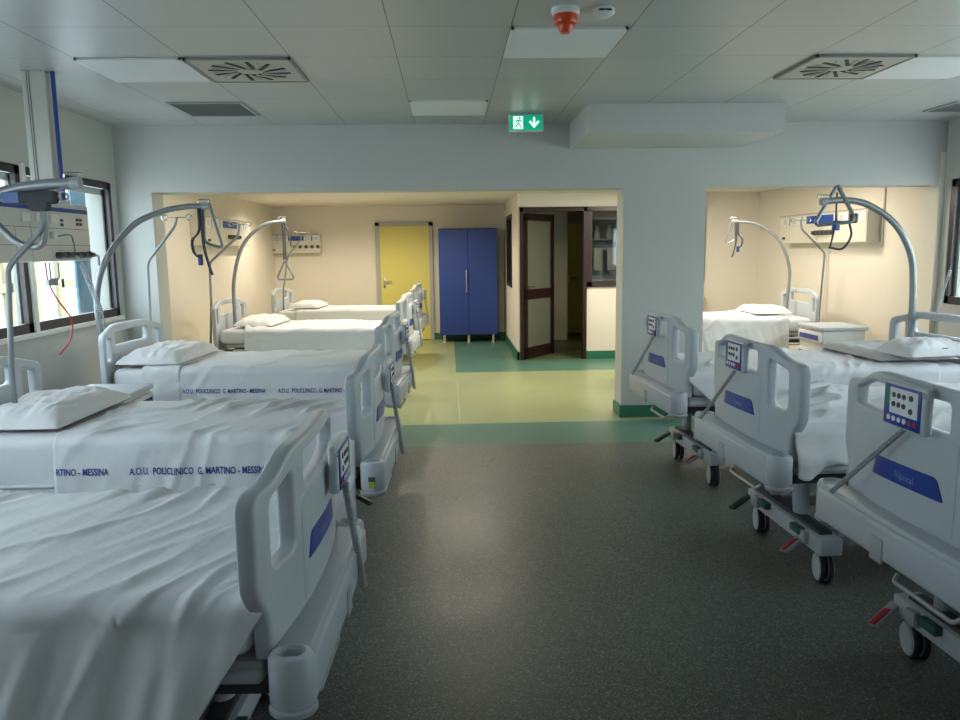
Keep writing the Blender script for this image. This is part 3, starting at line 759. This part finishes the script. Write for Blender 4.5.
# ---- printed hospital name on the sheets
def print_text(f, txt, u_start, drop, size, parent, side):
    b = text_bm(txt, size, bold=.0008*size/.04)
    bmesh.ops.triangulate(b, faces=b.faces[:])
    es = [e for e in b.edges if e.calc_length() > .02]
    if es: bmesh.ops.subdivide_edges(b, edges=es, cuts=1)
    A = .452; rr = .05; base = A-rr+rr*PI/2
    for v in b.verts:
        u = u_start-v.co.x*.69; s = -(base+drop-v.co.y)
        v.co = f(u, s, .0045)
    return obj('printed_lettering', b, ink, parent, smooth=False)
TXT = 'A.O.U.  POLICLINICO  G. MARTINO - MESSINA'
print_text(f2, TXT, 1.10, .125, .045, s_L2, -1)
print_text(f2, 'RTINO - MESSINA', 1.44, .125, .045, s_L2, -1)
print_text(f3, TXT, 1.475, .130, .042, s_L3, -1)
print_text(f3, TXT, .79, .130, .042, s_L3, -1)

# ---- pillows
def pillow(k, u, v, lu, lv, h, label, seed, rz=0., sag=0., z0=.79, mat_=cotton_w, fold=False):
    W = toworld(k); b = nb(); N, M_ = 40, 40; grid = {}
    c, s = math.cos(rz), math.sin(rz)
    for sgn in (1, -1):
        for i in range(N+1):
            for j in range(M_+1):
                a, d = 2*i/N-1, 2*j/M_-1
                if sgn < 0 and (i in (0, N) or j in (0, M_)): grid[(sgn, i, j)] = grid[(1, i, j)]; continue
                pr = (max(0, (1-abs(a)**4))*max(0, (1-abs(d)**4)))**.5
                wv = noise.noise(Vector((a*2.2, d*2.2, seed)))*.25+noise.noise(Vector((a*6, d*4, seed+2)))*.10
                cr = ridge(Vector((a*3+d*2, d*2-a, seed+4)))
                z = h*pr*(1+wv)*(1 if sgn > 0 else .06)-.010*max(0, cr-.7)*pr*3
                pin = 1-.06*(abs(a)**3)*(1-abs(d)**2)-.0
                pin2 = 1-.06*(abs(d)**3)*(1-abs(a)**2)
                x_, y_ = a*lu/2*pin2, d*lv/2*pin
                zz = z0+(h*.18)+(z*.82 if sgn > 0 else -h*.18*pr)
                grid[(sgn, i, j)] = b.verts.new(W(u+x_*c-y_*s, v+x_*s+y_*c, zz-sag*abs(a)*0))
    for sgn in (1, -1):
        for i in range(N):
            for j in range(M_):
                q = [grid[(sgn, i, j)], grid[(sgn, i+1, j)], grid[(sgn, i+1, j+1)], grid[(sgn, i, j+1)]]
                try: b.faces.new(q if sgn > 0 else q[::-1])
                except ValueError: pass
    for fc in b.faces: fc.smooth = True
    return tag(obj('pillow', b, mat_), label, 'pillow', 'pillows')
pillow('L2', 1.70, .04, .46, .80, .11, 'flat white pillow with folded edge on the second left bed', 2.2, rz=.0, z0=.792)
pillow('L3', 1.74, -.02, .46, .82, .12, 'plump white pillow on the third left bed', 3.1, z0=.792)
pillow('L4', 1.66, 0, .42, .72, .10, 'white pillow on the fourth left bed', 4.5, z0=.795)
pillow('L5', 1.64, 0, .42, .70, .10, 'white pillow on the farthest left bed', 5.9, z0=.795)
pillow('R3', 1.68, .05, .56, .82, .065, 'flat grey-white pillow on the third right bed', 6.6, z0=.80, mat_=mat('pillow_grey', (.56, .57, .58), .85, bump=.15, bscale=26))
pillow('R4', 1.62, .1, .44, .70, .09, 'white pillow on the alcove bed', 7.4, z0=.80)
# crumpled pillowcase at the near head end of the third right bed
pc = pillow('R3', 1.72, -.30, .46, .34, .12, 'crumpled white pillowcase with a dark opening beside the third right pillow', 9.7, rz=.1, z0=.83)
W = toworld('R3'); b = tubep(nb(), [W(1.60+.02*i, -.42-.002*i*i*.3, .905+.004*math.sin(i*.6)) for i in range(10)], .003, 6); obj('case_opening', b, dark, pc)

# ================================================================ POLES
def grab_pole(k, pts, r, label, handle):
    """arched lifting pole clamped at the head end; pts in world"""
    base = Vector(pts[0]); t = thing('lifting_pole', label, 'lifting pole', base, 0, 'arched lifting poles')
    L = [Vector(p)-base for p in pts]
    obj('arched_tube', tubep(nb(), catmull(L, 8), r, 12), tube, t)
    e = L[-1]; d = (L[-1]-L[-2]).normalized()
    b = nb(); tubep(b, [e-d*.02, e+d*.025], r*1.15, 12); obj('end_cap', b, plastic_d, t)
    b = nb(); tubep(b, smooth_path([e+Vector((-.05, 0, r)), e+Vector((-.05, 0, r+.025)), e+Vector((.03, 0, r+.025)), e+Vector((.03, 0, r))], .012), .005, 6)
    obj('strap_guide', b, chrome, t)
    return t, base+e
def handle(e, label, kind, s=1, rz=0.):
    t = thing('grab_handle', label, 'grab handle', e, rz, 'triangular grab handles')
    if kind == 'hang':    # strap straight down, triangle
        b = nb(); box(b, -.015, -.004, -.012, .012, -.42, -.02); box(b, .006, .018, -.012, .012, -.42, .0); obj('strap', b, strap, t, smooth=False)
        b = nb(); tubep(b, smooth_path([(.0, 0, -.43), (.085, 0, -.60), (.08, 0, -.635), (-.08, 0, -.635), (-.085, 0, -.60), (0, 0, -.43), (.02, 0, -.46)], .03), .011, 10); obj('triangle_grip', b, tube, t)
        b = nb(); tubep(b, smooth_path([(.02, 0, -.04), (.06, 0, -.12), (.075, 0, -.28)], .05), .008, 8); obj('loose_strap', b, strap, t)
    elif kind == 'parked':   # triangle hooked up over the tube, strap looping below
        b = nb(); tubep(b, smooth_path([(-.02*s, .03, .02), (-.03*s, .03, -.26), (.10*s, .03, -.30), (.02*s, .03, .02)], .04), .011, 10); obj('triangle_grip', b, tube, t)
        b = nb()
        for q in ([(-.05*s, 0, 0), (-.055*s, 0, -.17), (-.10*s, -.02, -.24), (-.09*s, -.03, -.33), (-.04*s, -.02, -.38)], [(-.03*s, 0, 0), (-.03*s, 0, -.26), (.0*s, 0, -.42), (.02*s, 0, -.49)]):
            pts = catmull(q, 6)
            for i in range(len(pts)-1):
                a, c = pts[i], pts[i+1]; vs = [b.verts.new(a+Vector((0, w_, 0))+Vector((h_, 0, 0))) for w_, h_ in ((-.012, -.006), (.012, -.006), (.012, .008), (-.012, .008))]+[b.verts.new(c+Vector((0, w_, 0))+Vector((h_, 0, 0))) for w_, h_ in ((-.012, -.006), (.012, -.006), (.012, .008), (-.012, .008))]
                for f in ((0, 1, 5, 4), (1, 2, 6, 5), (2, 3, 7, 6), (3, 0, 4, 7), (3, 2, 1, 0), (4, 5, 6, 7)): b.faces.new([vs[x] for x in f])
        obj('strap', b, strap, t, smooth=False)
        obj('strap_adjuster', bx(-.055*s-.015, -.055*s+.015, -.02, .01, -.42, -.34, bev=.003), bluepaint, t)
    elif kind == 'over':   # triangle standing over the tube end
        b = nb(); tubep(b, smooth_path([(.0, 0, .10), (.11, -.04, -.12), (.10, -.05, -.16), (-.12, .03, -.18), (-.13, .03, -.15), (0, 0, .10), (.03, 0, .06)], .04), .014, 10); obj('triangle_grip', b, tube, t)
        b = nb(); tubep(b, [(0, 0, .05), (0, 0, -.18), (-.03, 0, -.34)], .006, 6); tubep(b, catmull([(.10, 0, -.16), (.12, 0, -.26), (.06, 0, -.35), (-.04, 0, -.34)], 5), .008, 6); obj('strap', b, strap, t)
        obj('strap_adjuster', bx(-.025, .025, -.02, .005, -.22, -.15, bev=.003), bluepaint, t)
        b = nb(); box(b, .09, .14, -.05, -.01, -.17, -.10, bev=.008); obj('hinge_block', b, dark, t)
    return t
# L3
p, e = grab_pole('L3', [(-2.52, 5.66, .55), (-2.53, 5.66, .9), (-2.545, 5.66, 1.25), (-2.46, 5.66, 1.53), (-2.26, 5.66, 1.77), (-2.05, 5.66, 1.87), (-1.88, 5.66, 1.905), (-1.73, 5.66, 1.91)], .021, 'arched grey lifting pole at the head of the third left bed', 0)
handle(e, 'parked triangular grab handle with dark straps on the third left lifting pole', 'parked')
# L4
p, e = grab_pole('L4', [(-2.38, 8.6, .55), (-2.38, 8.6, .9), (-2.366, 8.6, 1.28), (-2.25, 8.6, 1.65), (-2.03, 8.6, 1.86), (-1.80, 8.6, 1.912)], .020, 'arched grey lifting pole at the head of the fourth left bed', 0)
handle(e, 'triangular grab handle hanging straight down over the fourth left bed', 'hang')
# L2
p, e = grab_pole('L2', [(-2.44, 3.9, .55), (-2.48, 3.9, .9), (-2.60, 3.9, 1.35), (-2.52, 3.9, 1.62), (-2.33, 3.9, 1.80), (-2.15, 3.9, 1.885), (-1.98, 3.9, 1.915), (-1.81, 3.9, 1.924)], .027, 'arched grey lifting pole at the upper left picture edge', 0)
t = thing('grab_handle', 'grey grab handle and dark strap bundle hooked over the pole at the left edge', 'grab handle', (-2.02, 3.9, 1.91), 0, 'triangular grab handles')
b = nb(); tubep(b, smooth_path([(-.28, .02, -.08), (-.1, .02, -.28), (.02, .02, -.30), (.045, .02, -.1), (.04, .02, .0)], .07), .017, 10); obj('triangle_grip', b, tube, t)
b = nb(); box(b, -.13, .12, -.03, .03, -.085, -.02, bev=.02, seg=3); box(b, -.02, .08, -.03, .03, -.12, -.05, bev=.02); obj('strap_bundle', b, strap, t)
b = nb(); box(b, -.13, -.05, -.034, -.03, -.08, -.03); obj('blue_clip', b, bluepaint, t)
# R3
p, e = grab_pole('R3', [(3.40, 5.5, .55), (3.40, 5.5, .9), (3.395, 5.5, 1.25), (3.36, 5.5, 1.50), (3.23, 5.5, 1.72), (3.02, 5.5, 1.86), (2.84, 5.5, 1.895), (2.70, 5.5, 1.885)], .024, 'arched grey lifting pole at the head of the third right bed', 0)
handle(Vector((2.79, 5.5, 1.90)), 'triangular grab handle folded up over the right lifting pole', 'over')
# R4
p, e = grab_pole('R4', [(3.97, 8.9, .55), (3.985, 8.9, .95), (3.99, 8.9, 1.32), (3.85, 8.9, 1.64), (3.60, 8.9, 1.82), (3.32, 8.9, 1.865)], .018, 'arched pale lifting pole at the head of the alcove bed', 0)
t_ = handle(e, 'parked grab handle with short straps on the alcove lifting pole', 'parked', -1); t_.scale = (.9, .9, .85)

def iv_pole(pts, hooks, r, label):
    base = Vector(pts[0]); t = thing('infusion_pole', label, 'infusion pole', base, 0, 'bent infusion poles')
    L = [Vector(p)-base for p in pts]
    obj('bent_rod', tubep(nb(), smooth_path(L, .04), r, 10), tube, t)
    e = L[-1]
    for s in (-1, 1):
        b = nb(); pts_ = [e, e+Vector((s*.07, 0, .0))]+[e+Vector((s*(.095-.025*math.cos(a)), 0, .0+.022*math.sin(a))) for a in [x*PI/5 for x in range(0, 10)]]
        tubep(b, pts_, .005, 6); obj('bag_hook', b, chrome, t)
    return t
iv_pole([(-2.43, 6.3, .60), (-2.42, 6.3, 1.10), (-2.41, 6.3, 1.51), (-2.175, 6.3, 1.79), (-2.155, 6.3, 1.86)], 2, .011, 'bent infusion pole on the third left bed in front of the wall corner')
iv_pole([(-2.64, 8.5, .50), (-2.60, 8.5, 1.0), (-2.59, 8.5, 1.47), (-2.27, 8.5, 1.75), (-2.24, 8.5, 1.88)], 2, .013, 'bent infusion pole on the fourth left bed beside the lifting pole')
iv_pole([(-2.44, 11.4, .60), (-2.43, 11.4, 1.02), (-2.34, 11.4, 1.52), (-2.14, 11.4, 1.75), (-2.13, 11.4, 1.85)], 2, .012, 'thin bent infusion pole on the farthest left bed')
iv_pole([(-2.20, 3.9, .60), (-2.205, 3.9, .96), (-2.17, 3.9, 1.52), (-1.985, 3.9, 1.71), (-1.97, 3.9, 1.86)], 2, .014, 'bent infusion pole rising from the second left bed before the window')
iv_pole([(4.42, 9.0, .60), (4.43, 9.0, .9), (4.455, 9.0, 1.483), (4.16, 9.0, 1.767), (4.15, 9.0, 1.87)], 2, .012, 'bent infusion pole on the alcove bed under the wall unit')

# ================================================================ BED-HEAD UNITS
def outlet_row(t, ax, n, y0, dy, z, d, r=.02):
    for i in range(n):
        M = Matrix.Translation((ax, y0+i*dy, z)) @ Matrix.Rotation(d*PI/2, 4, 'Y')
        obj('gas_outlet', lathe(nb(), [(0, 0), (r, 0), (r, .035), (r*.75, .04), (r*.75, .06), (0, .06)], M, 14), dark, t)
# left, in front of the window
t = thing('bed_head_unit', 'long cream bed-head supply unit mounted across the left window', 'wall unit', (-2.62, 0, 0), 0, 'bed-head supply units')
obj('housing', bx(-.20, 0, 3.1, 5.80, 1.535, 1.925, bev=.008), offw, t, smooth=False)
obj('blue_strip', bx(-.006, .004, 3.1, 5.78, 1.865, 1.892), bluepaint, t, smooth=False)
b = nb(); box(b, -.004, .001, 3.1, 5.80, 1.640, 1.644); box(b, -.004, .001, 3.1, 5.80, 1.752, 1.756); box(b, -.004, .001, 5.0, 5.004, 1.535, 1.86); box(b, -.004, .001, 4.82, 4.824, 1.535, 1.75)
obj('panel_joint', b, mat('joint_grey', (.2, .2, .19), .6), t, smooth=False)
outlet_row(t, 0, 5, 5.30, .105, 1.575, 1, .022)
for (y, z) in ((5.40, 1.81), (5.40, 1.78), (5.62, 1.82), (5.62, 1.79), (5.67, 1.82), (5.67, 1.79)):
    obj('switch', bx(0, .006, y-.015, y+.015, z-.01, z+.01), dark, t, smooth=False)
for y in (4.95, 5.12, 5.30):
    obj('socket', bx(0, .008, y-.05, y+.05, 1.785, 1.845, bev=.003), white, t, smooth=False)
obj('socket', bx(0, .03, 5.23, 5.29, 1.68, 1.73, bev=.008), white, t)
b = nb(); tubep(b, catmull([(.03, 5.27, 1.70), (.06, 5.38, 1.71), (.05, 5.44, 1.66), (.05, 5.45, 1.60)], 6), .006, 8); obj('plug_cable', b, tube, t)
b = nb(); tubep(b, smooth_path([(.02, 5.72, 1.6), (.05, 5.76, 1.57), (.05, 5.80, 1.57), (.04, 5.82, 1.50)], .02), .009, 8); obj('hook', b, tube, t)
tm = thing('supply_column', 'tall cream supply duct from the ceiling to the left bed-head unit', 'duct', (-2.48, 4.98, 1.92))
obj('duct', bx(-.065, .075, -.07, .07, 0, CE-1.92, bev=.004), offw, tm, smooth=False)
b = nb(); box(b, -.020, -.015, -.073, -.069, 0, CE-1.92); box(b, -.033, -.030, -.073, -.069, 0, CE-1.92); obj('joint', b, mat('joint_grey', (.2, .2, .19), .6), tm, smooth=False)
obj('mounting_bracket', bx(-.20, .10, -.06, .06, -.03, 0, bev=.004), offw, tm, smooth=False)
bm = tubep(nb(), [(-2.372, 4.94, 1.9), (-2.372, 4.94, CE)], .013, 12); tag(obj('gas_pipe', bm, bluepaint), 'blue gas pipe running down beside the left supply duct', 'pipe')
# cables hanging from the left unit
cb = coil((-2.56, 5.50, 1.53), (-2.52, 5.66, 1.16), .016, 26, .004, 0, 10, 5)
tubep(cb, catmull([(-2.52, 5.66, 1.17), (-2.50, 5.70, 1.0), (-2.45, 5.72, .8), (-2.40, 5.70, .66)], 6), .007, 8)
tubep(cb, catmull([(-2.57, 5.45, 1.57), (-2.55, 5.50, 1.545), (-2.55, 5.60, 1.55), (-2.57, 5.58, 1.52), (-2.56, 5.50, 1.53)], 6), .005, 8)
tag(obj('coiled_hose', cb, plastic_d), 'grey coiled hose hanging from the left bed-head unit before the window', 'hose')
cb = tubep(nb(), catmull([(-2.60, 5.10, 1.53), (-2.60, 5.12, 1.40), (-2.58, 5.18, 1.28), (-2.54, 5.25, 1.15), (-2.54, 5.22, 1.02), (-2.56, 5.10, .93)], 8), .005, 8)
t = tag(obj('red_cable', cb, red), 'thin red call cable dangling below the left bed-head unit', 'cable')
b = nb(); tubep(b, smooth_path([(-2.60, 5.15, 1.53), (-2.60, 5.15, 1.42), (-2.60, 5.26, 1.42), (-2.60, 5.26, 1.53)], .02), .006, 8); box(b, -2.61, -2.59, 5.10, 5.22, 1.38, 1.42)
tag(obj('equipment_hook', b, tube), 'small steel hook frame under the left bed-head unit', 'hook')
# units on the warm walls
def wall_unit(loc, rz, L, zlo, zhi, label, faint=False):
    """+x of local frame = out of the wall, y along it"""
    t = thing('bed_head_unit', label, 'wall unit', loc, rz, 'bed-head supply units')
    um = mat('unit_cream', (.66, .62, .52), .45); h = zhi-zlo
    obj('housing', bx(0, .16, -L/2, L/2, 0, h, bev=.01), um, t, smooth=False)
    obj('top_strip', bx(.155, .166, -L/2+.02, L/2-.02, h*.66, h*.96), white, t, smooth=False)
    obj('blue_panel', bx(.16, .17, -L*.14, L*.17, h*.68, h*.94), bluepaint, t, smooth=False)
    for y in (-L*.42, -L*.30, L*.25, L*.40): obj('socket', bx(.16, .17, y-.05, y+.05, h*.70, h*.9, bev=.003), plastic, t, smooth=False)
    for y in (-L*.36, -L*.2, L*.21, L*.33): obj('divider', bx(.164, .169, y-.008, y+.008, h*.66, h*.96), dark, t, smooth=False)
    outlet_row(t, .16, 5, -L*.02, .10, h*.35, 1, .028)
    b = nb(); tubep(b, [(.16, -L*.43, h*.2), (.19, -L*.43, h*.2)], .015, 8); obj('knob', b, dark, t)
    b = nb(); tubep(b, [(.17, -L/2+.02, h*1.02), (.17, L/2-.02, h*1.02)], .006, 6); obj('top_rail', b, steel, t)
    return t
wall_unit((-3.02, 10.3, 0), 0, 2.1, 1.66, 2.0, 'cream bed-head supply unit on the left wall beyond the opening').location.z = 1.66
wall_unit((4.5, 8.95, 0), PI, 2.1, 1.60, 1.94, 'cream bed-head supply unit with blue panel in the right alcove').location.z = 1.60
wall_unit((-2.62, 13.6, 0), -PI/2, .85, 1.55, 1.86, 'small cream bed-head supply unit on the far wall').location.z = 1.55
tag(obj('wall_pipe', tubep(nb(), [(4.49, 7.86, 1.55), (4.49, 7.86, 2.34)], .010, 8), offw), 'thin vertical pipe on the alcove wall left of the window', 'pipe')
# coiled call cable at the right window
cb = coil((4.2, 6.3, 1.36), (3.95, 6.1, .95), .011, 34, .0028, 0, 8, 4)
tag(obj('call_cable', cb, plastic_d), 'grey coiled cord hanging at the right picture edge before the window', 'cord')
